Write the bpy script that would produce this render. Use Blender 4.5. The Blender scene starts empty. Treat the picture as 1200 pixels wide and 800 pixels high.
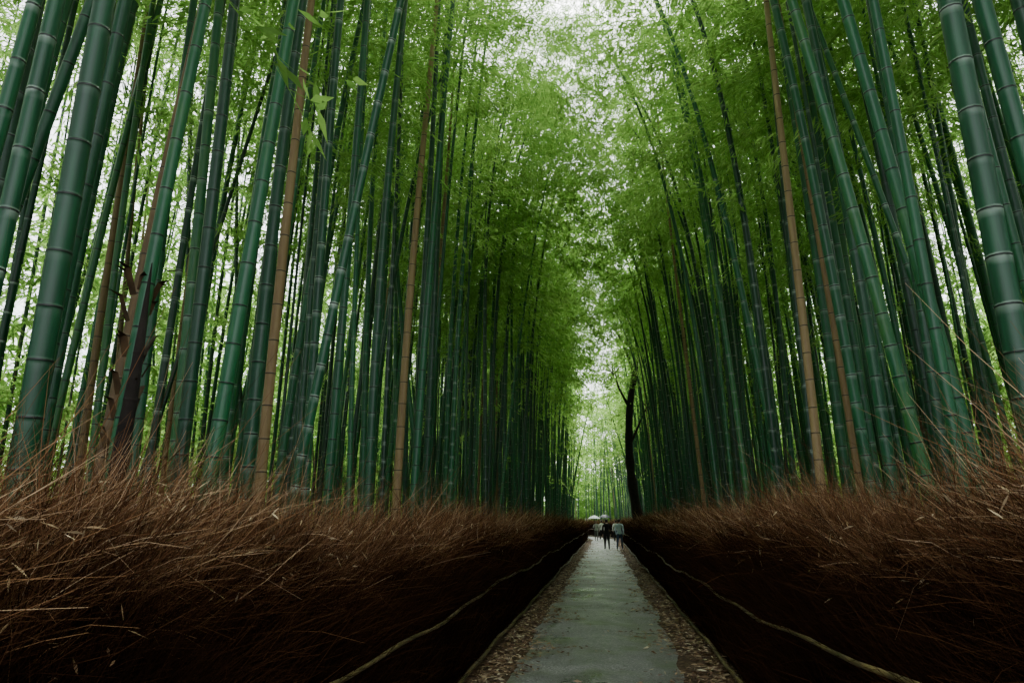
import bpy, math, random, time
import numpy as np
from mathutils import Vector, Matrix, Euler
T0=time.time()
random.seed(7); rng=np.random.default_rng(7)
scene=bpy.context.scene
D=bpy.data

# ---------------------------------------------------------------- materials
def newmat(name):
    m=D.materials.new(name); m.use_nodes=True
    nt=m.node_tree; nt.nodes.clear()
    out=nt.nodes.new('ShaderNodeOutputMaterial')
    return m,nt,out
def N(nt,t,**k):
    n=nt.nodes.new(t)
    for a,b in k.items(): setattr(n,a,b)
    return n
def ramp(nt,stops):
    r=N(nt,'ShaderNodeValToRGB'); e=r.color_ramp.elements
    while len(e)<len(stops): e.new(0.5)
    for i,(p,c) in enumerate(stops):
        e[i].position=p; e[i].color=(*c,1)
    return r
def simple(name,cols,scale=5,rough=0.8,bump=0.0,spec=0.3,coord='Object',detail=5):
    m,nt,out=newmat(name)
    b=N(nt,'ShaderNodeBsdfPrincipled'); b.inputs['Roughness'].default_value=rough
    b.inputs['Specular IOR Level'].default_value=spec
    tc=N(nt,'ShaderNodeTexCoord'); no=N(nt,'ShaderNodeTexNoise'); no.inputs['Scale'].default_value=scale
    no.inputs['Detail'].default_value=detail
    nt.links.new(tc.outputs[coord],no.inputs['Vector'])
    k=len(cols); r=ramp(nt,[(0.3+0.4*i/max(1,k-1),c) for i,c in enumerate(cols)])
    nt.links.new(no.outputs['Fac'],r.inputs['Fac']); nt.links.new(r.outputs['Color'],b.inputs['Base Color'])
    if bump>0:
        bp=N(nt,'ShaderNodeBump'); bp.inputs['Strength'].default_value=bump; bp.inputs['Distance'].default_value=0.02
        nt.links.new(no.outputs['Fac'],bp.inputs['Height']); nt.links.new(bp.outputs[0],b.inputs['Normal'])
    nt.links.new(b.outputs[0],out.inputs[0])
    return m
def tone_mat(name,stops,rough=0.7,spec=0.2,diffuse=False):
    m,nt,out=newmat(name)
    at=N(nt,'ShaderNodeAttribute'); at.attribute_name='tone'; r=ramp(nt,stops); nt.links.new(at.outputs['Fac'],r.inputs[0])
    if diffuse:
        b=N(nt,'ShaderNodeBsdfDiffuse'); nt.links.new(r.outputs[0],b.inputs[0])
    else:
        b=N(nt,'ShaderNodeBsdfPrincipled'); b.inputs['Roughness'].default_value=rough; b.inputs['Specular IOR Level'].default_value=spec
        nt.links.new(r.outputs[0],b.inputs['Base Color'])
    nt.links.new(b.outputs[0],out.inputs[0])
    return m
def culm_mat(name,stops,powder,dark,rough):
    m,nt,out=newmat(name)
    b=N(nt,'ShaderNodeBsdfPrincipled'); b.inputs['Specular IOR Level'].default_value=0.42
    at=N(nt,'ShaderNodeAttribute'); at.attribute_name='ringc'
    sp=N(nt,'ShaderNodeSeparateColor'); nt.links.new(at.outputs['Color'],sp.inputs[0])
    tc=N(nt,'ShaderNodeTexCoord')
    mp=N(nt,'ShaderNodeMapping'); mp.inputs['Scale'].default_value=(14,14,1.1)
    nt.links.new(tc.outputs['Object'],mp.inputs['Vector'])
    n1=N(nt,'ShaderNodeTexNoise'); n1.inputs['Scale'].default_value=1.3; n1.inputs['Detail'].default_value=4; n1.inputs['Roughness'].default_value=0.7
    nt.links.new(mp.outputs[0],n1.inputs['Vector'])
    ma=N(nt,'ShaderNodeMath',operation='MULTIPLY_ADD'); ma.inputs[1].default_value=0.8
    nt.links.new(sp.outputs[2],ma.inputs[0])
    mb=N(nt,'ShaderNodeMath',operation='MULTIPLY_ADD'); mb.inputs[1].default_value=1.2; mb.inputs[2].default_value=-0.5
    nt.links.new(n1.outputs['Fac'],mb.inputs[0]); nt.links.new(mb.outputs[0],ma.inputs[2])
    r=ramp(nt,stops); nt.links.new(ma.outputs[0],r.inputs['Fac'])
    n2=N(nt,'ShaderNodeTexNoise'); n2.inputs['Scale'].default_value=12; n2.inputs['Detail'].default_value=1; nt.links.new(tc.outputs['Object'],n2.inputs['Vector'])
    pm=N(nt,'ShaderNodeMapRange'); pm.inputs[1].default_value=0.3; pm.inputs[2].default_value=0.55
    nt.links.new(n2.outputs['Fac'],pm.inputs[0])
    mm=N(nt,'ShaderNodeMath',operation='MULTIPLY'); nt.links.new(pm.outputs[0],mm.inputs[0]); nt.links.new(sp.outputs[0],mm.inputs[1])
    mx=N(nt,'ShaderNodeMix',data_type='RGBA'); mx.inputs['B'].default_value=(*powder,1)
    nt.links.new(mm.outputs[0],mx.inputs['Factor']); nt.links.new(r.outputs[0],mx.inputs['A'])
    mx2=N(nt,'ShaderNodeMix',data_type='RGBA'); mx2.inputs['B'].default_value=(*dark,1)
    nt.links.new(sp.outputs[1],mx2.inputs['Factor']); nt.links.new(mx.outputs['Result'],mx2.inputs['A'])
    nt.links.new(mx2.outputs['Result'],b.inputs['Base Color'])
    rr=N(nt,'ShaderNodeMapRange'); rr.inputs[3].default_value=rough-0.12; rr.inputs[4].default_value=rough+0.2
    nt.links.new(n1.outputs['Fac'],rr.inputs[0]); nt.links.new(rr.outputs[0],b.inputs['Roughness'])
    nt.links.new(b.outputs[0],out.inputs[0])
    return m
M_culm=culm_mat('bamboo_green',[(0.0,(0.001,0.023,0.010)),(0.4,(0.0025,0.056,0.022)),(0.75,(0.007,0.105,0.038)),(1.0,(0.035,0.14,0.035))],(0.40,0.5,0.42),(0.004,0.009,0.006),0.34)
M_dead=culm_mat('bamboo_dead',[(0.0,(0.08,0.047,0.02)),(0.5,(0.21,0.13,0.057)),(1.0,(0.33,0.235,0.11))],(0.40,0.33,0.2),(0.03,0.02,0.012),0.55)
def leaf_mat(name,c0,c1,c2,trans=0.5):
    m,nt,out=newmat(name)
    at=N(nt,'ShaderNodeAttribute'); at.attribute_name='tone'
    r=ramp(nt,[(0.0,c0),(0.5,c1),(1.0,c2)]); nt.links.new(at.outputs['Fac'],r.inputs[0])
    d=N(nt,'ShaderNodeBsdfDiffuse'); t=N(nt,'ShaderNodeBsdfTranslucent'); mx=N(nt,'ShaderNodeMixShader'); mx.inputs[0].default_value=trans
    hs=N(nt,'ShaderNodeHueSaturation'); hs.inputs['Value'].default_value=2.0; hs.inputs['Saturation'].default_value=1.0
    nt.links.new(r.outputs[0],hs.inputs['Color'])
    nt.links.new(r.outputs[0],d.inputs['Color']); nt.links.new(hs.outputs[0],t.inputs['Color'])
    nt.links.new(d.outputs[0],mx.inputs[1]); nt.links.new(t.outputs[0],mx.inputs[2]); nt.links.new(mx.outputs[0],out.inputs[0])
    return m
M_leaf=leaf_mat('bamboo_leaf',(0.07,0.155,0.030),(0.165,0.29,0.066),(0.31,0.42,0.14),0.56)
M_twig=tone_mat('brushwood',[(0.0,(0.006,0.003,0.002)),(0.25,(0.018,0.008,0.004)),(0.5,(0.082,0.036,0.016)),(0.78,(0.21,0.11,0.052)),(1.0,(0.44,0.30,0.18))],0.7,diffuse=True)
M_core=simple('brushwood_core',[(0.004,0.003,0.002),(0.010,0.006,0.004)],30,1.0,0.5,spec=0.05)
M_dry=tone_mat('dry_leaf',[(0,(0.14,0.075,0.035)),(0.5,(0.30,0.20,0.10)),(1,(0.5,0.4,0.25))])
M_litter=tone_mat('litter',[(0.0,(0.05,0.027,0.014)),(0.5,(0.17,0.10,0.055)),(0.85,(0.34,0.25,0.15)),(1.0,(0.5,0.44,0.31))],0.6)
M_bark=simple('dark_bark',[(0.006,0.005,0.004),(0.022,0.016,0.013)],6,0.9,0.6)
M_rail=simple('rail_bamboo',[(0.03,0.026,0.010),(0.09,0.07,0.026),(0.22,0.17,0.065)],6,0.45)

# ---------------------------------------------------------------- geometry helpers
def fast(name,V,F,mats,smooth=False,mi=None,tone=None,ring=None,parent=None):
    V=np.ascontiguousarray(V,dtype=np.float32); F=np.ascontiguousarray(F,dtype=np.int32); me=D.meshes.new(name)
    me.vertices.add(len(V)); me.vertices.foreach_set('co',V.ravel())
    me.loops.add(F.size); me.loops.foreach_set('vertex_index',F.ravel())
    me.polygons.add(len(F)); me.polygons.foreach_set('loop_start',np.arange(len(F),dtype=np.int32)*F.shape[1])
    for m in (mats if isinstance(mats,list) else [mats]): me.materials.append(m)
    if mi is not None: me.polygons.foreach_set('material_index',np.asarray(mi,dtype=np.int32))
    me.polygons.foreach_set('use_smooth',np.full(len(F),bool(smooth)))
    if tone is not None:
        a=me.attributes.new('tone','FLOAT','FACE'); a.data.foreach_set('value',np.asarray(tone,dtype=np.float32))
    if ring is not None:
        a=me.color_attributes.new('ringc','FLOAT_COLOR','POINT'); a.data.foreach_set('color',np.asarray(ring,dtype=np.float32).ravel())
    me.update(calc_edges=True)
    o=D.objects.new(name,me); scene.collection.objects.link(o)
    if parent: o.parent=parent
    return o
def mesh_obj(name,V,F,mats,smooth=False,mi=None,parent=None):
    me=D.meshes.new(name)
    me.from_pydata(V.tolist() if hasattr(V,'tolist') else V,[],F.tolist() if hasattr(F,'tolist') else F)
    for m in (mats if isinstance(mats,list) else [mats]): me.materials.append(m)
    if mi is not None: me.polygons.foreach_set('material_index',np.asarray(mi,dtype=np.int32))
    if smooth: me.polygons.foreach_set('use_smooth',[True]*len(me.polygons))
    me.update()
    o=D.objects.new(name,me); scene.collection.objects.link(o)
    if parent: o.parent=parent
    return o
def empty(name,loc=(0,0,0)):
    e=D.objects.new(name,None); e.location=loc; scene.collection.objects.link(e); e.empty_display_size=0.2; return e
def tubes(P,R,sides):
    P=np.asarray(P,float); R=np.asarray(R,float); n,k,_=P.shape
    T=np.gradient(P,axis=1); T/=np.linalg.norm(T,axis=2,keepdims=True)+1e-9
    mean=T.mean(axis=1); ref=np.where(np.abs(mean[:,2:3])>0.8,np.array([[1.,0,0]]),np.array([[0,0,1.]]))[:,None,:]
    U=np.cross(T,np.broadcast_to(ref,T.shape)); U/=np.linalg.norm(U,axis=2,keepdims=True)+1e-9
    W=np.cross(T,U)
    a=np.arange(sides)*2*math.pi/sides
    V=P[:,:,None,:]+R[:,:,None,None]*(np.cos(a)[None,None,:,None]*U[:,:,None,:]+np.sin(a)[None,None,:,None]*W[:,:,None,:])
    V=V.reshape(-1,3)
    base=(np.arange(n)*k*sides)[:,None,None]; i=(np.arange(k-1)*sides)[None,:,None]; j=np.arange(sides)[None,None,:]; j2=(j+1)%sides
    F=np.stack([base+i+j,base+i+j2,base+i+sides+j2,base+i+sides+j],axis=-1).reshape(-1,4)
    return V,F
def ribbons(P,R):
    n,k,_=P.shape; T=np.gradient(P,axis=1); T/=np.linalg.norm(T,axis=2,keepdims=True)+1e-9
    r=rng.normal(size=(n,1,3)); U=np.cross(T,np.broadcast_to(r,T.shape)); U/=np.linalg.norm(U,axis=2,keepdims=True)+1e-9
    V=np.stack([P+U*R[:,:,None],P-U*R[:,:,None]],2).reshape(-1,3)
    b=(np.arange(n)*k*2)[:,None]; i=(np.arange(k-1)*2)[None,:]; s=b+i
    F=np.stack([s,s+1,s+3,s+2],-1).reshape(-1,4)
    return V,F
def merge(parts):
    Vs=[];Fs=[];mi=[];off=0
    for V,F,m in parts:
        Vs.append(np.asarray(V,float)); Fs+= (np.asarray(F)+off).tolist(); mi+=[m]*len(F); off+=len(V)
    return np.concatenate(Vs),Fs,mi
def leaves(base,dirs,L,W):
    n=len(base); d=dirs/np.linalg.norm(dirs,axis=1,keepdims=True)
    r=rng.normal(size=(n,3))*0.5+np.array([0,0,1.]); s=np.cross(d,r); s/=np.linalg.norm(s,axis=1,keepdims=True)+1e-9
    nn=np.cross(s,d); L=L[:,None];W=W[:,None]
    v0=base; v1=base+d*L*0.4+s*W*0.5-nn*W*0.15; v2=base+d*L-np.array([0,0,1.])*L*0.12; v3=base+d*L*0.4-s*W*0.5-nn*W*0.15
    V=np.stack([v0,v1,v2,v3],1).reshape(-1,3); b=np.arange(n)*4
    return V,np.stack([b,b+1,b+2,b+3],1)
def cx(y):
    return np.where(np.asarray(y,float)>62,-0.012*(np.maximum(np.asarray(y,float)-62,0))**2,0.0)-0.05

# ---------------------------------------------------------------- ground + path
M_soil=simple('forest_soil',[(0.012,0.009,0.006),(0.035,0.024,0.014),(0.07,0.05,0.028)],2.5,0.95,0.6,spec=0.1,detail=9)
g=600; V=[];F=[]
xs=np.array([-g,-60,-30,-14,-9,-5,-3,-2.2,2.0,3,5,9,14,30,60,g]); ys=np.concatenate([[-g,-60],np.arange(-20,130,3.0),[200,g]])
for y in ys:
    for x in xs:
        d=abs(x); z=0.0
        if 3<=d<60 : z=min(0.35,(d-2.2)*0.12)+0.05*math.sin(y*1.3+x)
        if y<-20 or y>110: z=-0.02
        V.append((x,y,z))
nx=len(xs)
for j in range(len(ys)-1):
    for i in range(nx-1):
        a=j*nx+i; F.append((a,a+1,a+nx+1,a+nx))
mesh_obj('ground',V,F,M_soil,True)
m,nt,out=newmat('wet_asphalt')
b=N(nt,'ShaderNodeBsdfPrincipled'); tc=N(nt,'ShaderNodeTexCoord')
n1=N(nt,'ShaderNodeTexNoise'); n1.inputs['Scale'].default_value=38; n1.inputs['Detail'].default_value=5; n1.inputs['Roughness'].default_value=0.75
n2=N(nt,'ShaderNodeTexNoise'); n2.inputs['Scale'].default_value=1.1; n2.inputs['Detail'].default_value=9; n2.inputs['Roughness'].default_value=0.7
n3=N(nt,'ShaderNodeTexNoise'); n3.inputs['Scale'].default_value=1.3; n3.inputs['Detail'].default_value=7
for n in (n1,n2,n3): nt.links.new(tc.outputs['Object'],n.inputs['Vector'])
r1=ramp(nt,[(0.34,(0.018,0.018,0.019)),(0.5,(0.095,0.096,0.097)),(0.68,(0.36,0.36,0.35))]); nt.links.new(n1.outputs['Fac'],r1.inputs[0])
r2=ramp(nt,[(0.35,(0.38,0.38,0.39)),(0.65,(1.35,1.35,1.32))]); nt.links.new(n2.outputs['Fac'],r2.inputs[0])
mu=N(nt,'ShaderNodeMix',data_type='RGBA',blend_type='MULTIPLY'); mu.inputs['Factor'].default_value=1
nt.links.new(r1.outputs[0],mu.inputs['A']); nt.links.new(r2.outputs[0],mu.inputs['B'])
r3=ramp(nt,[(0.50,(0,0,0)),(0.64,(0.7,0.7,0.7))]); nt.links.new(n3.outputs['Fac'],r3.inputs[0])
mo=N(nt,'ShaderNodeMix',data_type='RGBA'); mo.inputs['B'].default_value=(0.06,0.085,0.03,1)
nt.links.new(r3.outputs[0],mo.inputs['Factor']); nt.links.new(mu.outputs['Result'],mo.inputs['A'])
nt.links.new(mo.outputs['Result'],b.inputs['Base Color'])
rr=N(nt,'ShaderNodeMapRange'); rr.inputs[1].default_value=0.38; rr.inputs[2].default_value=0.62; rr.inputs[3].default_value=0.25; rr.inputs[4].default_value=0.65
nt.links.new(n2.outputs['Fac'],rr.inputs[0]); nt.links.new(rr.outputs[0],b.inputs['Roughness'])
bp=N(nt,'ShaderNodeBump'); bp.inputs['Strength'].default_value=0.8; bp.inputs['Distance'].default_value=0.014
nt.links.new(n1.outputs['Fac'],bp.inputs['Height']); nt.links.new(bp.outputs[0],b.inputs['Normal']); nt.links.new(b.outputs[0],out.inputs[0])
M_path=m
M_verge=simple('leafy_verge',[(0.016,0.010,0.006),(0.055,0.033,0.02),(0.13,0.09,0.055)],18,0.9,0.6,detail=8,spec=0.15)
def ribbon(name,x0,x1,z,mat,wob):
    ys=np.arange(-6,100,0.2); V=[];F=[]
    for i,y in enumerate(ys):
        c=float(cx(y)); w=wob*(math.sin(y*2.1)+math.sin(y*5.3+1)*0.6+math.sin(y*0.7+2)+random.gauss(0,.5)); w2=wob*(math.sin(y*1.7+3)+math.sin(y*6.1)*0.6+math.sin(y*0.6)+random.gauss(0,.5))
        V+=[(c+x0+w,y,z),(c+0.5*(x0+x1),y,z+(0.0 if wob==0 else 0.03)),(c+x1+w2,y,z)]
        if i: a=(i-1)*3; F+=[(a,a+1,a+4,a+3),(a+1,a+2,a+5,a+4)]
    return mesh_obj(name,V,F,mat,True)
ribbon('path_verge',-1.62,1.5,0.006,M_verge,0.0)
ribbon('path',-1.05,0.90,0.012,M_path,0.03)
n=26000
y=3.5+(rng.random(n)**1.8)*50; side=rng.random(n)<0.5
wv=0.30+0.13*np.sin(y*1.9+side*2)+0.07*np.sin(y*4.7)
off=np.abs(rng.normal(size=n))*wv
x=np.where(side,-1.46+off,1.34-off); stray=rng.random(n)<0.010
x=np.where(stray,rng.uniform(-1.1,0.95,n),x)
z=0.018+rng.random(n)*0.02+np.where(np.abs(x)<1.0,0.03*(1-np.abs(x)),0)
a=rng.random(n)*6.28; d=np.stack([np.cos(a),np.sin(a),rng.normal(size=n)*0.12],1)
V,F=leaves(np.stack([x,y,z],1),d,0.05+0.08*rng.random(n),0.012+0.02*rng.random(n))
V[:,2]=np.maximum(V[:,2],0.016)
fast('leaf_litter',V,F,M_litter,tone=rng.random(n))

# ---------------------------------------------------------------- bamboo culms
class Culm: pass
def make_culm(H,r0,bend,dead,ex=2.6):
    c=Culm(); c.H=H;c.bend=bend;c.ph=random.uniform(0,6);c.dead=dead
    z=0.12; nodes=[]
    while z<H-0.3:
        nodes.append(z); t=z/H; z+=(0.17+0.20*min(1,t*4))*(1 if t<0.7 else 0.85)*random.uniform(0.93,1.07)
    rad=lambda z: r0*(1-0.25*(z/H)-0.68*(z/H)**2.2)+0.002
    def build(sect,sides):
        zs=[-0.4];rs=[r0];pc=[0];dc=[0]
        for nz in nodes:
            q=random.uniform(0.5,1)
            for dz,f,p,k in sect:
                zs.append(nz+dz);rs.append(rad(nz)*f);pc.append(p*q);dc.append(k)
        zs.append(H);rs.append(0.003);pc.append(0);dc.append(0)
        zs=np.array(zs); P=c.axis(zs/H,zs)
        V,F=tubes(P[None],np.array(rs)[None],sides)
        col=np.zeros((len(P),sides,4)); col[:,:,0]=np.array(pc)[:,None]; col[:,:,1]=np.array(dc)[:,None]; col[:,:,3]=1
        return V,F,col.reshape(-1,4)
    def axis(t,zs):
        t=np.clip(t,0,1); return np.stack([bend*t**ex+0.10*np.sin(t*5+c.ph)*t,0.12*np.sin(t*4+c.ph*2)*t,zs-0.13*bend*t**5],1)
    c.axis=axis
    c.hi=build(((-0.06,1.0,0,0),(-0.020,1.0,0.5,0),(-0.008,1.0,1,0),(-0.004,1.045,0.2,1),(0.004,1.05,0,1),(0.008,0.985,0.8,0),(0.014,0.99,0.3,0),(0.020,0.99,0,0)),12)
    c.lo=build(((-0.03,1.0,0,0),(-0.01,1.0,1,0),(0.004,1.04,0.2,0.8),(0.03,0.99,0,0)),6)
    return c
culms=[make_culm(random.uniform(15,19),random.uniform(0.052,0.068),random.uniform(0.1,1.4),False) for i in range(14)]
culms+=[make_culm(random.uniform(13,16),random.uniform(0.05,0.062),random.uniform(0,0.4),True) for i in range(3)]
culms+=[make_culm(random.uniform(15.5,18.5),random.uniform(0.052,0.064),random.uniform(1.6,3.2),False,4.0) for i in range(7)]
plants=[]
def add(x,y,idx,tx=0,ty=0,s=1.0,rs=1.0,az=None):
    base=math.pi if x>0 else 0.0
    az=base+random.gauss(0,0.5 if idx<17 else 0.3)
    R=(Matrix.Rotation(math.atan(tx),4,'Y')@Matrix.Rotation(-math.atan(ty),4,'X')@Matrix.Rotation(az,4,'Z'))
    M=np.array(Matrix.Translation((x,y,0))@R@Matrix.Diagonal((rs,rs,s,1)))
    if idx>=17: M=np.array(Matrix.Translation((x,y,0))@R@Matrix.Diagonal((1,1,s,1)))
    plants.append((x,y,M,idx,random.random(),rs))
add(-3.1,6.0,14,0.0,0,1,0.85); add(-3.0,9.8,15,0.02,0,1,1.0); add(2.48,8.5,16,0.015,0,1.0,1.0)
add(-3.6,4.4,15,0.03,0.05,1,0.7)
add(2.3,4.0,3,0.0,0,1,1.08); add(2.85,6.1,5,-0.12,0.0,1,1.0); add(2.75,5.2,7,-0.08,0.02,1,0.95); add(2.75,7.4,2,-0.05,0,1,0.95)
add(3.5,4.9,1,-0.03,0,1,1.05); add(3.1,4.0,8,0.03,0,1,0.95)
add(-3.1,2.9,4,0.0,0.02,1,0.8); add(-3.2,3.4,6,0.02,0,1,0.85); add(-3.05,3.9,9,0.03,0,1,0.75); add(-2.9,4.6,0,0.05,0.02,1,0.85)
add(-2.8,5.2,11,0.0,0,1,0.9); add(-2.9,5.7,12,0.14,0.0,1,0.75); add(-2.9,7.0,10,0.01,0,1,0.9); add(-2.75,8.0,13,-0.01,0,1,0.9)
taken=[(p[0],p[1]) for p in plants]
def grid(x0,x1,y0,y1,cell,keep):
    for yy in np.arange(y0,y1,cell):
        for xx in np.arange(x0,x1,cell):
            if random.random()>keep: continue
            px=xx+random.uniform(-0.3,1.2)*cell; py=yy+random.uniform(-0.3,1.2)*cell
            d=px-float(cx(py))
            if -2.6<d<2.4: continue
            if -3<py<3 and abs(px)<3.3: continue
            if any((px-a)**2+(py-b)**2<0.045 for a,b in taken[-500:]): continue
            if 0.9<px<3.1 and abs(py-42)<1.5: continue
            if py>70 and abs(d)<7 and random.random()<0.6: continue
            taken.append((px,py))
            idx=random.randrange(14,17) if random.random()<0.042 else random.randrange(14)
            if idx<14 and abs(d)<4.6 and random.random()<0.5 and 8<py<45: idx=random.randrange(17,24)
            tx=(-0.020 if px>0 else 0.006)+random.gauss(0,0.025); ty=random.gauss(0,0.025)
            if random.random()<0.05 and idx<17: tx+=random.choice((-1,1))*0.15
            add(px,py,idx,tx,ty,random.uniform(0.88,1.1),random.choice((random.uniform(0.42,0.75),random.uniform(0.7,1.08),random.uniform(0.75,1.08))))
grid(-7,7,0,86,0.77,0.88)
grid(-7,7,-5,0,1.1,0.7)
grid(-14,-7,-5,78,1.08,0.82)
grid(7,14,-5,78,1.08,0.82)
acc={0:[[],[],[],0],1:[[],[],[],0]}
def xf(M,V): return V@M[:3,:3].T+M[:3,3]
for (x,y,M,idx,tone,rs) in plants:
    c=culms[idx]; near=(-1<y<16 and abs(x)<6)
    V,F,col=c.hi if near else c.lo
    col=col.copy(); col[:,2]=tone; col[:,0]*=random.choice((0.15,0.35,0.7,1.0)); W=xf(M,V)
    if near: fast('dead_bamboo' if c.dead else 'bamboo',W,F,M_dead if c.dead else M_culm,True,ring=col)
    else:
        A=acc[int(c.dead)]; A[0].append(W);A[1].append(F+A[3]);A[2].append(col);A[3]+=len(W)
fast('bamboo_grove',np.concatenate(acc[0][0]),np.concatenate(acc[0][1]),M_culm,True,ring=np.concatenate(acc[0][2]))
fast('dead_bamboo_stand',np.concatenate(acc[1][0]),np.concatenate(acc[1][1]),M_dead,True,ring=np.concatenate(acc[1][2]))

# ---------------------------------------------------------------- foliage sprays
def spray(i,nb,per,ls,ws):
    L=random.uniform(1.2,1.8); k=5; t=np.linspace(0,1,k)
    main=np.stack([L*t,0.08*np.sin(t*3+i),0.45*t-0.75*t**2.2],1)
    SV,SF=ribbons(main[None],(0.007*(1-t*0.8))[None]); Vs=[SV];Fs=[SF];off=len(SV);lb=[];ld=[]
    for s in range(nb):
        tt=random.uniform(0.15,1); p0=np.array([np.interp(tt,t,main[:,c]) for c in range(3)])
        a=random.uniform(-1.4,1.4); l=random.uniform(0.25,0.65)
        e=p0+np.array([l*math.cos(a),l*math.sin(a),random.uniform(-0.3,0.15)])
        v,f=ribbons(np.array([[p0,e]]),np.array([[0.003,0.001]])); Vs.append(v);Fs.append(f+off);off+=len(v)
        for q in range(per):
            w=random.uniform(0.35,1.05); aa=a+random.gauss(0,0.7)
            lb.append(p0*(1-w)+e*w+rng.normal(size=3)*0.03); ld.append((math.cos(aa),math.sin(aa),random.uniform(-0.9,0.05)))
    lb=np.array(lb);ld=np.array(ld); n=len(lb)
    v,f=leaves(lb,ld,ls*rng.uniform(0.7,1.3,n),ws*rng.uniform(0.7,1.3,n)); ns=sum(len(q) for q in Fs)
    Vs.append(v);Fs.append(f+off)
    tone=np.concatenate([np.full(ns,0.15),rng.random(n)])
    return np.concatenate(Vs),np.concatenate(Fs),tone
S_near=[spray(i,14,10,0.13,0.024) for i in range(6)]
S_mid=[spray(i,11,7,0.16,0.038) for i in range(6)]
S_far=[spray(i,9,5,0.22,0.064) for i in range(6)]
def place(name,lib,items):
    Vs=[];Fs=[];Ts=[];off=0; buckets={}
    for it in items: buckets.setdefault(random.randrange(len(lib)),[]).append(it)
    for k,its in buckets.items():
        V,F,T=lib[k]; n=len(its)
        Rm=np.array([np.array(Euler(i[1]).to_matrix())*i[2] for i in its]); P=np.array([i[0] for i in its])
        W=np.einsum('nij,vj->nvi',Rm,V)+P[:,None,:]
        Vs.append(W.reshape(-1,3)); Fs.append((F[None]+(np.arange(n)*len(V))[:,None,None]+off).reshape(-1,4)); off+=n*len(V)
        tb=np.array([i[3] for i in its]); Ts.append(np.clip(T[None]*0.5+tb[:,None]*0.5,0,1).reshape(-1))
    return fast(name,np.concatenate(Vs),np.concatenate(Fs),M_leaf,tone=np.concatenate(Ts))
near=[];mid=[];farr=[]
def bucket(it):
    x,y,z=it[0]; (near if 3<y<19 and abs(x)<9 else (mid if 3<y<42 and abs(x)<11 else farr)).append(it)
for (x,y,M,ix,tone,rs) in plants:
    c=culms[ix]
    if c.dead: continue
    dens=np.interp(y,[0,2,8,26,42,60,80],[0.5,0.65,1.0,0.9,0.60,0.45,0.5])
    nsp=int(random.randint(17,22)*dens)
    if ix>=17: nsp=int(random.randint(25,32)*dens)
    if abs(x)>8: nsp=int(random.randint(14,19)*max(dens,0.6))
    t=0.47+0.53*rng.random(nsp)**0.9
    deep=abs(x)>8.5
    low=rng.random(nsp)<(0.38 if deep else (0.015 if y<40 else 0.05)); t=np.where(low,rng.uniform(0.10 if deep else 0.28,0.48,nsp),t)
    P=xf(M,c.axis(t,t*c.H))
    for j in range(nsp):
        px,py,pz=P[j]; d=px-float(cx(py))
        if abs(d)<2.6 and pz<8: continue
        if 0<d<4.0 and 16<py<43 and pz<10.5: continue
        k=random.uniform(0.8,1.2)*(1.15-0.2*(t[j]>0.85))
        if y>18: k*=1.05
        bucket((P[j],(random.gauss(0,0.25),random.gauss(-0.05,0.3),random.uniform(0,6.283)),k,0.6*tone+0.4*random.random()))
for _ in range(135):
    sgn=random.choice((-1,-1,1)); cxx=0.3+sgn*random.uniform(0.3,3.0); cy=random.uniform(11,44); cz=random.uniform(10.5,16.5); tb=random.random()
    for _ in range(17):
        p=(cxx+random.gauss(0,0.55),cy+random.gauss(0,1.0),cz+random.gauss(0,0.7))
        bucket((p,(random.gauss(0,0.3),random.gauss(0.15,0.3),random.uniform(0,6.28)),random.uniform(0.8,1.1),0.7*tb+0.3*random.random()))
place('bamboo_foliage',S_near,near); place('bamboo_foliage',S_mid,mid); place('bamboo_foliage',S_far,farr)
items=[]
def fol(n,x0,x1,y0,y1,z0,z1,k0,k1,sp=1.3):
    cl=[(random.uniform(x0,x1),random.uniform(y0,y1),random.uniform(z0,z1),random.random()) for _ in range(max(3,n//16))]
    for _ in range(n):
        c=random.choice(cl); p=(c[0]+random.gauss(0,sp),c[1]+random.gauss(0,sp),max(0.4,c[2]+random.gauss(0,1.0)))
        items.append((p,(random.gauss(0,0.3),random.gauss(0.1,0.3),random.uniform(0,6.28)),random.uniform(k0,k1),0.7*c[3]+0.3*random.random()))
fol(4600,-24,-15.5,0,78,0.8,13,1.3,2.1)
fol(4000,15.5,24,0,78,0.8,13,1.3,2.1)
fol(1900,-28,18,98,122,1,20,1.8,2.8,1.8)
fol(900,-12,10,96,108,0.8,9,1.6,2.4,1.5)
place('background_foliage',S_far,items)

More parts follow.
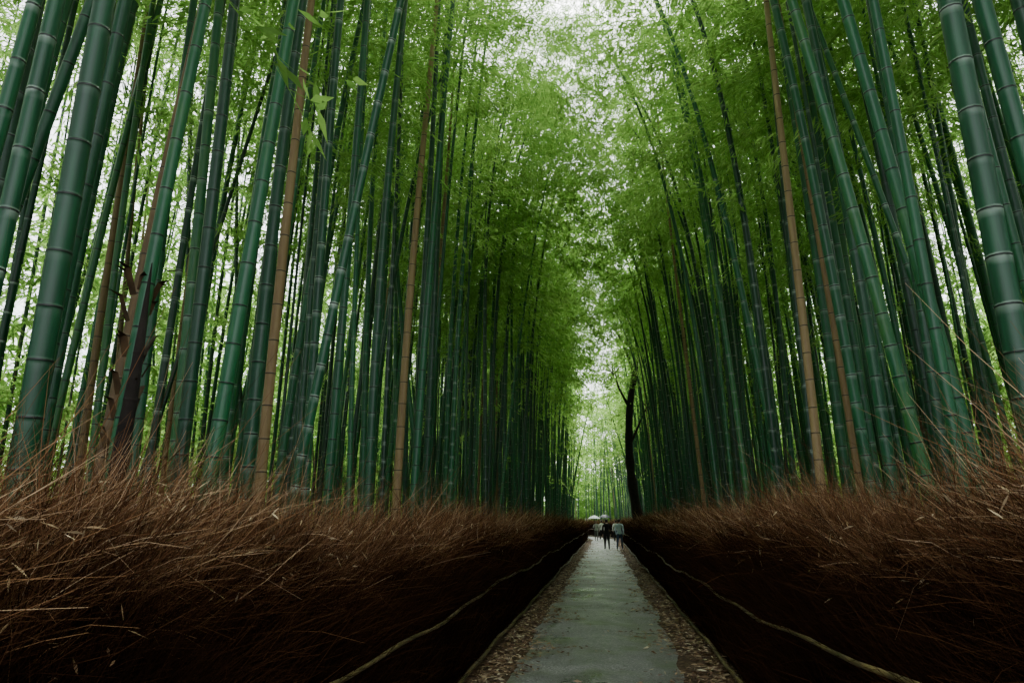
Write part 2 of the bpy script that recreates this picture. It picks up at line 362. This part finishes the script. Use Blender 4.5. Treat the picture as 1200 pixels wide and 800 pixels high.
# ---------------------------------------------------------------- brushwood fences
def fence(sg,inner):
    root=empty('brushwood_fence')
    def top(y):
        y=np.asarray(y,float)
        h=(1.57 if sg<0 else 1.64)+(0.15 if sg>0 else 0.08)*np.maximum(0,1-y/8)
        return h+0.07*np.sin(y*0.9+sg)+0.06*np.sin(y*2.3+1)+0.04*np.sin(y*5.1)+0.02*np.sin(y*11.7)-0.08*np.clip((y-15)/30,0,1)
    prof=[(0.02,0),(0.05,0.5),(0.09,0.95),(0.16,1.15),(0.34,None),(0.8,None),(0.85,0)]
    ys=np.arange(-3,92,0.2); V=[];F=[];k=len(prof)
    for i,y in enumerate(ys):
        c=float(cx(y)); tp=float(top(y))-0.26
        for (dx,z) in prof:
            zz=tp if z is None else z; j=0.02 if z else 0
            V.append((c+sg*(inner+0.06+dx)+random.gauss(0,j),y,zz+random.gauss(0,j)))
        if i:
            a=(i-1)*k
            for q in range(k-1): F.append((a+q,a+q+1,a+k+q+1,a+k+q))
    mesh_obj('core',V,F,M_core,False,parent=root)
    VV=[];FF=[];TT=[];off=0
    def twigs(n,y0,y1,kind,wid):
        nonlocal off
        y=rng.uniform(y0,y1,n)
        nb=max(2,int((y1-y0)*9)); bc=rng.uniform(y0,y1,nb); bi=rng.integers(0,nb,n)
        bundl=rng.normal(size=(nb,4))
        y=np.where(rng.random(n)<0.78,bc[bi]+rng.normal(size=n)*0.05,y); tp=top(y)+0.08*bundl[bi,2]
        if kind=='low':
            z=rng.uniform(-0.1,0.8,n); lat=inner+0.07+0.05*rng.random(n)
            lo=rng.normal(0.05,0.13,n); ly=rng.normal(0.15,0.45,n); L=rng.uniform(0.25,0.6,n); tone=rng.uniform(0.0,0.30,n)  # low twigs kept near black: shade and old wet wood painted into tone
        else:
            u=rng.random(n); f=u<0.5; v=np.where(f,u/0.5,(u-0.5)/0.5)
            lat=inner+np.where(f,0.10+0.2*v,0.3+0.55*v)+0.03*bundl[bi,3]; z=np.where(f,0.72+(tp-0.30-0.72)*v,tp-0.28)+rng.normal(size=n)*0.04
            lo=np.where(f,rng.normal(0.40-0.2*v,0.30,n),rng.normal(0.08,0.45,n))+0.24*bundl[bi,0]
            ly=rng.normal(0.30,0.40,n)+0.36*bundl[bi,1]
            L=rng.uniform(0.18,0.42,n)*np.where(rng.random(n)<0.14,rng.uniform(1.2,2.0,n),1.0)
            hf=np.clip((z-(tp-0.58))/0.34,0,1)  # tone falls with height: shade at the fence foot painted in, plus damp
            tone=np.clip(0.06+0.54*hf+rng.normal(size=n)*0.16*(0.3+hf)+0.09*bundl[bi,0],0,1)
        k=5 if y0<12 else 4
        t=np.linspace(0,1,k)
        d=np.stack([-sg*lo,ly,np.ones(n)],1)+rng.normal(size=(n,3))*0.12; d/=np.linalg.norm(d,axis=1,keepdims=True)
        cv=rng.normal(size=(n,1,3))*0.32+np.array([-sg*0.10,0.06,-0.08])
        B=np.stack([cx(y)+sg*lat,y,z],1)
        P=B[:,None,:]+d[:,None,:]*L[:,None,None]*t[None,:,None]+cv*(t**2)[None,:,None]*L[:,None,None]+rng.normal(size=(n,k,3))*0.006
        R=(wid*rng.uniform(0.4,1.5,n))[:,None]*(1-0.8*t)[None,:]
        V,F=ribbons(P,R); VV.append(V);FF.append(F+off);off+=len(V)
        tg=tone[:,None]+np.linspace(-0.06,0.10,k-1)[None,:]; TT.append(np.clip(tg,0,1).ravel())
        if kind!='low':
            m2=n//2; s=rng.integers(0,n,m2); q=rng.integers(1,k-1,m2); b0=P[s,q]; l2=rng.uniform(0.06,0.20,m2)[:,None]
            dd=d[s]+rng.normal(size=(m2,3))*0.45; P2=np.stack([b0,b0+dd*l2*0.5,b0+dd*l2+rng.normal(size=(m2,3))*0.015],1)
            V,F=ribbons(P2,np.tile(np.array([[0.5,0.35,0.15]])*wid,(m2,1))); VV.append(V);FF.append(F+off);off+=len(V);TT.append(np.repeat(np.clip(tone[s]+0.08,0,1),2))
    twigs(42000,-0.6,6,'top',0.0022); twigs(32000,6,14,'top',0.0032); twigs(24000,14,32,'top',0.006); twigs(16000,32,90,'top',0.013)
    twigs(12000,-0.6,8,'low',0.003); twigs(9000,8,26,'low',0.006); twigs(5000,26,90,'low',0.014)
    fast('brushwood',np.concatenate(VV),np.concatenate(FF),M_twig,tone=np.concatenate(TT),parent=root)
    n=2400; y=-0.5+rng.random(n)**1.5*25; P=np.stack([cx(y)+sg*(inner+rng.uniform(0.02,0.8,n)),y,top(y)-rng.random(n)**1.5*0.5+0.04],1)
    V,F=leaves(P,rng.normal(size=(n,3)),rng.uniform(0.03,0.09,n),rng.uniform(0.006,0.014,n)); fast('caught_leaves',V,F,M_dry,tone=rng.random(n),parent=root)
    for rn,(lz,lx,rr) in {'rail_upper':(0.80,-0.07,0.015),'rail_lower':(0.09,-0.06,0.022)}.items():
        ys=np.arange(-2,90,0.5); P=[];Rr=[]
        for y in ys:
            z=lz+(0.25*max(0,1-y/9) if (sg>0 and lz>0.5) else 0)+0.03*math.sin(y*0.8+lz*7)+0.015*math.sin(y*2.7)
            P.append((float(cx(y))+sg*(inner+lx+0.02*math.sin(y*0.6+lz*3)),y,z)); Rr.append(rr*(1+0.1*math.sin(y*4)))
        V,F=tubes(np.array([P]),np.array([Rr]),8); mesh_obj(rn,V,F,M_rail,True,parent=root)
fence(-1,1.50); fence(1,1.40)

# ---------------------------------------------------------------- dark tree
root=empty('dark_tree')
def limb(pts,r0,r1,sides=9,sub=6):
    pts=np.array(pts,float); n=len(pts); t=np.linspace(0,n-1,(n-1)*sub+1)
    Q=[]
    for tt in t:
        i=min(int(tt),n-2); f=tt-i; p0=pts[max(i-1,0)];p1=pts[i];p2=pts[i+1];p3=pts[min(i+2,n-1)]
        Q.append(0.5*((2*p1)+(-p0+p2)*f+(2*p0-5*p1+4*p2-p3)*f*f+(-p0+3*p1-3*p2+p3)*f**3))
    Q=np.array(Q); R=np.linspace(r0,r1,len(Q))*(1+0.08*rng.normal(size=len(Q)))
    return tubes(Q[None],R[None],sides)
parts=[(*limb([(2.15,42,-0.2),(1.95,42,1.6),(1.6,42,5.0),(1.72,42,8.2),(2.15,42,10.6),(2.4,42.2,12.6)],0.36,0.13),0),
 (*limb([(2.4,42.2,12.5),(2.6,42.4,14.2),(2.4,42.6,15.8)],0.12,0.03),0),
 (*limb([(2.1,42,10.4),(1.5,41.6,12.2),(0.9,41.2,13.2),(0.2,41,13.6)],0.10,0.02),0),
 (*limb([(1.75,42,8.3),(1.1,41.8,9.6),(0.9,41.7,10.8)],0.10,0.02),0),
 (*limb([(2.3,42.1,11.8),(2.9,42.3,12.9),(3.0,42.5,14.6)],0.09,0.02),0),
 (*limb([(1.62,42,6.0),(2.3,41.8,7.4),(2.9,41.6,8.6)],0.10,0.02),0),
 (*limb([(2.25,42,11.2),(1.8,41.8,13.0),(1.9,41.6,14.8)],0.08,0.015),0)]
ends=[(2.4,42.6,15.8),(0.2,41,13.6),(0.9,41.7,10.8),(3.0,42.5,14.6),(2.9,41.6,8.6),(1.9,41.6,14.8)]
for e in ends:
    for _ in range(6):
        a=random.uniform(0,6.28); p1=(e[0]+math.cos(a)*0.5,e[1]+math.sin(a)*0.5,e[2]+random.uniform(0,.5)-0.2); p2=(p1[0]+math.cos(a+.4)*0.6,p1[1]+math.sin(a+.4)*0.6,p1[2]+random.uniform(-.1,.6))
        parts.append((*limb([(e[0]-0.1,e[1],e[2]-0.5),p1,p2],0.035,0.008,4,3),0))
V,F,mi=merge(parts); mesh_obj('trunk',V,F,M_bark,True,parent=root)
lb=[];ld=[]
for e in ends:
    for _ in range(45):
        lb.append(np.array(e)+rng.normal(size=3)*np.array([0.7,0.7,0.45])); ld.append(rng.normal(size=3)+np.array([0,0,-0.3]))
V,F=leaves(np.array(lb),np.array(ld),rng.uniform(0.1,0.2,len(lb)),rng.uniform(0.05,0.09,len(lb)))
fast('crown_leaves',V,F,M_leaf,tone=rng.random(len(F)),parent=root)

root=empty('broken_bamboo_stump',(-3.0,3.95,0))
sc_=make_culm(3.3,0.08,0.05,True); V,F,col=sc_.hi; fast('stump_culm',V,F,M_bark,True,ring=col,parent=root)
V=[];F=[]
for i in range(30):
    z=random.uniform(1.4,3.2); a=random.uniform(0,6.28); r=0.065; l=random.uniform(0.10,0.28)
    c=np.array([math.cos(a)*r,math.sin(a)*r,z]); s=np.array([-math.sin(a),math.cos(a),0])*0.03; o_=np.array([math.cos(a),math.sin(a),0])
    b0=len(V); V+=[c-s,c+s,c+s*0.8+o_*l*0.25+np.array([0,0,l*0.6]),c-s*0.8+o_*l*0.25+np.array([0,0,l*0.6]),c+o_*l*0.6+np.array([0,0,l*0.7])]
    F+=[(b0,b0+1,b0+2,b0+3),(b0+3,b0+2,b0+4)]
mesh_obj('sheaths',[tuple(v) for v in V],F,simple('old_sheath',[(0.03,0.016,0.008),(0.12,0.07,0.03)],9),parent=root)

# ---------------------------------------------------------------- people
def flat(name,c,rough=0.8): return simple(name,[tuple(x*0.8 for x in c),c],12,rough)
M_skin=flat('skin',(0.45,0.27,0.19),0.6); M_hair=flat('hair',(0.015,0.011,0.009),0.5)
M_eye=flat('eye',(0.02,0.015,0.01),0.3); M_shoe=flat('shoe',(0.02,0.02,0.02),0.5); M_wshoe=flat('white_shoe',(0.6,0.6,0.6),0.6)
import bmesh
def person(loc,face,top,pants,shoe,ph=1,bag=None,hold=False,H=1.7):
    root=empty('person',loc); root.rotation_euler=(0,0,face); root.scale=(H/1.7,)*3
    s=ph*0.24
    J=[('pel',(0,0,0.93),0.135,0.10,None),('wai',(0,0.0,1.06),0.125,0.095,'pel'),('che',(0,-0.01,1.27),0.155,0.105,'wai'),('sho',(0,-0.01,1.39),0.12,0.085,'che'),
       ('nek',(0,0.0,1.47),0.05,0.05,'sho'),('hd',(0,0.01,1.54),0.045,0.05,'nek')]
    for sd,q in ((-1,s),(1,-s)):
        n='L' if sd<0 else 'R'
        J+=[('hip'+n,(sd*0.09,0,0.86),0.095,0.10,'pel'),('kn'+n,(sd*0.095,q*0.55+0.03,0.49),0.062,0.065,'hip'+n),('an'+n,(sd*0.095,q*1.0-0.02*(q<0),0.10+(0.06 if q<0 else 0)),0.042,0.045,'kn'+n),
            ('toe'+n,(sd*0.11,q*1.0+0.15,0.04+(0.0 if q<0 else 0.01)),0.035,0.03,'an'+n)]
        if hold and sd>0:
            J+=[('shd'+n,(sd*0.19,-0.01,1.37),0.06,0.06,'sho'),('elb'+n,(sd*0.24,0.05,1.12),0.045,0.045,'shd'+n),('wri'+n,(sd*0.17,0.24,1.22),0.028,0.03,'elb'+n),('hnd'+n,(sd*0.15,0.28,1.25),0.026,0.03,'wri'+n)]
        else:
            J+=[('shd'+n,(sd*0.19,-0.01,1.37),0.06,0.06,'sho'),('elb'+n,(sd*0.25,-q*0.35-0.02,1.10),0.045,0.045,'shd'+n),('wri'+n,(sd*0.25,-q*0.8+0.05,0.87),0.028,0.03,'elb'+n),('hnd'+n,(sd*0.245,-q*0.85+0.07,0.80),0.022,0.036,'wri'+n)]
    ids={j[0]:i for i,j in enumerate(J)}
    me=D.meshes.new('b'); me.from_pydata([j[1] for j in J],[(ids[j[4]],ids[j[0]]) for j in J if j[4]],[])
    ob=D.objects.new('tmp',me); scene.collection.objects.link(ob)
    ob.modifiers.new('s','SKIN'); ob.modifiers.new('ss','SUBSURF').levels=2
    for i,j in enumerate(J):
        v=me.skin_vertices[0].data[i]; v.radius=(j[2],j[3]); v.use_root=(i==0)
    dg=bpy.context.evaluated_depsgraph_get(); m2=D.meshes.new_from_object(ob.evaluated_get(dg))
    D.objects.remove(ob)
    body=D.objects.new('body',m2); scene.collection.objects.link(body); body.parent=root
    m2.materials.clear()
    for mm in (top,pants,M_skin,shoe): m2.materials.append(mm)
    hz=[j for j in J if j[0].startswith('wri')]
    for p in m2.polygons:
        c=p.center; p.use_smooth=True; k=0
        if c.z<0.90 and abs(c.x)<0.21: k=1
        if c.z<0.11: k=3
        if c.z>1.46: k=2
        for w in hz:
            if (c-Vector(w[1])).length<0.09 and (c.z<w[1][2]-0.01 if not(hold and w[1][0]>0) else c.y>w[1][1]): k=2
        p.material_index=k
    fparts=[]
    for w in [j for j in J if j[0].startswith('hnd')]:
        wp=np.array(J[ids['wri'+w[0][-1]]][1]); hp=np.array(w[1]); d=hp-wp; d/=np.linalg.norm(d); sx=1 if hp[0]>0 else -1
        for q,(o_,l) in enumerate(((-0.024,0.06),(-0.008,0.072),(0.008,0.07),(0.024,0.055))):
            b0=hp+np.array([0,o_,0])*1.0+d*0.01; c=np.array([-sx*0.3,0,0])
            P=np.array([b0,b0+d*l*0.4,b0+(d+c)*l*0.75,b0+(d+2*c)*l*0.95]); fparts.append((*tubes(P[None],np.array([[0.009,0.009,0.008,0.005]]),6),0))
        b0=hp+np.array([0,0.03,0.02]); P=np.array([b0,b0+d*0.02+np.array([0,0.02,0]),b0+d*0.05+np.array([0,0.025,0])]); fparts.append((*tubes(P[None],np.array([[0.011,0.010,0.006]]),6),0))
    V,F,mi=merge(fparts); mesh_obj('fingers',V,F,M_skin,True,parent=root)
    def ell(name,c,r,mat,fn=None,seg=20):
        bm=bmesh.new(); bmesh.ops.create_uvsphere(bm,u_segments=seg,v_segments=seg//2+2,radius=1)
        for v in list(bm.verts):
            if fn: fn(v)
            v.co=Vector((v.co.x*r[0]+c[0],v.co.y*r[1]+c[1],v.co.z*r[2]+c[2]))
        mm=D.meshes.new(name); bm.to_mesh(mm); bm.free(); mm.materials.append(mat)
        for p in mm.polygons:p.use_smooth=True
        o=D.objects.new(name,mm); scene.collection.objects.link(o); o.parent=root; return o
    def headf(v):
        if v.co.z<0: v.co.x*=1-0.25*(-v.co.z)
        if v.co.y>0.9 and abs(v.co.x)<0.25 and abs(v.co.z)<0.3: v.co.y+=0.22
        if v.co.y<0 and v.co.z<-0.3: v.co.y*=0.8
    ell('head',(0,0.015,1.60),(0.075,0.093,0.112),M_skin,headf)
    def hairf(v):
        if v.co.y>0.35 and v.co.z<0.45: v.co.y=0.35; v.co.x*=0.98
    ell('hair',(0,-0.006,1.622),(0.086,0.098,0.105),M_hair,hairf)
    for sx in (-1,1):
        ell('eye',(sx*0.03,0.103,1.60),(0.010,0.006,0.006),M_eye,seg=8); ell('ear',(sx*0.078,0.0,1.595),(0.012,0.02,0.032),M_skin,seg=8)
    ell('mouth',(0,0.098,1.548),(0.022,0.006,0.006),M_eye,seg=8)
    if bag:
        def bf(v):
            v.co.x=math.copysign(abs(v.co.x)**0.5,v.co.x); v.co.z=math.copysign(abs(v.co.z)**0.5,v.co.z)
        ell('backpack',(0,-0.17,1.2),(0.14,0.09,0.2),bag,bf)
    return root
M_blk=flat('black_coat',(0.012,0.012,0.014)); M_blk2=flat('dark_trousers',(0.02,0.02,0.026)); M_lb=flat('pale_blue_jacket',(0.55,0.65,0.76))
M_jean=flat('blue_jeans',(0.05,0.08,0.15)); M_wht=flat('white_coat',(0.8,0.8,0.78)); M_gry=flat('grey_coat',(0.2,0.2,0.21))
person((0.08,41.4,0.03),0.1,M_blk,M_blk2,M_shoe,1,None)
person((0.80,41.0,0.02),-0.25,M_lb,M_jean,M_wshoe,-1,None,H=1.72)
person((-0.75,60,0.02),math.pi,M_wht,M_gry,M_shoe,1,None,True,1.62)
person((0.1,61,0.02),math.pi+0.2,M_blk,M_blk2,M_shoe,-1,None,True,1.7)
person((-0.3,62,0.02),0.2,M_wht,M_blk2,M_wshoe,1,None,False,1.66)
person((0.85,58,0.02),0.1,M_wht,M_blk2,M_shoe,1,None,False,1.66)
M_umbw=flat('white_umbrella_cloth',(0.7,0.74,0.72),0.5); M_umbb=flat('dark_umbrella_cloth',(0.03,0.035,0.05),0.5)
def umbrella(loc,mat):
    root=empty('umbrella',loc)
    n=8; V=[(0,0,0.36)];F=[]
    rings=5
    for r in range(1,rings+1):
        t=r/rings
        for i in range(n*2):
            a=i*math.pi/n; f=1 if i%2==0 else 0.94
            V.append((0.52*t*f*math.cos(a),0.52*t*f*math.sin(a),0.36-0.26*t*t+(0.0 if i%2==0 else 0.012*t)))
    m_=n*2
    for i in range(m_): F.append((0,1+i,1+(i+1)%m_))
    for r in range(rings-1):
        for i in range(m_): a=1+r*m_; F.append((a+i,a+m_+i,a+m_+(i+1)%m_,a+(i+1)%m_))
    mesh_obj('canopy',V,F,mat,True,parent=root)
    P=[[(0,0,-0.55),(0,0,0),(0,0,0.42)]]; R=[[0.008,0.006,0.004]]
    for i in range(n):
        a=i*2*math.pi/n; P.append([(0,0,0.34),(0.26*math.cos(a),0.26*math.sin(a),0.285),(0.52*math.cos(a),0.52*math.sin(a),0.09)]); R.append([0.003]*3)
    V,F=tubes(np.array(P),np.array(R),5); mesh_obj('shaft_and_ribs',V,F,M_shoe,True,parent=root)
umbrella((-0.89,59.73,1.72),M_umbw); umbrella((0.0,60.7,1.8),M_umbb)

# ---------------------------------------------------------------- light, sky, camera
EL=62
w=D.worlds.new('World'); scene.world=w; w.use_nodes=True; nt=w.node_tree; nt.nodes.clear()
out=nt.nodes.new('ShaderNodeOutputWorld'); bg=nt.nodes.new('ShaderNodeBackground'); sk=nt.nodes.new('ShaderNodeTexSky')
sk.sky_type='NISHITA'; sk.sun_disc=False; sk.sun_elevation=math.radians(EL); sk.sun_rotation=0; sk.dust_density=4; sk.air_density=1.0
hs=nt.nodes.new('ShaderNodeHueSaturation'); hs.inputs['Saturation'].default_value=0.18; hs.inputs['Value'].default_value=7.0
nt.links.new(sk.outputs[0],hs.inputs['Color']); nt.links.new(hs.outputs[0],bg.inputs[0]); bg.inputs[1].default_value=0.15
nt.links.new(bg.outputs[0],out.inputs[0])
sd=D.lights.new('sun','SUN'); sd.energy=1.5; sd.angle=math.radians(35); sd.color=(1,0.97,0.92)
so=D.objects.new('sun',sd); scene.collection.objects.link(so); so.rotation_euler=(-math.radians(90-EL),0,0)
cd=D.cameras.new('camera'); cam=D.objects.new('camera',cd); scene.collection.objects.link(cam); scene.camera=cam
cd.lens=24; cd.sensor_width=36; cd.clip_end=2000; cd.clip_start=0.05
cam.location=(0,0,1.65); cam.rotation_euler=(math.radians(90+14.7),0,math.radians(7.5))
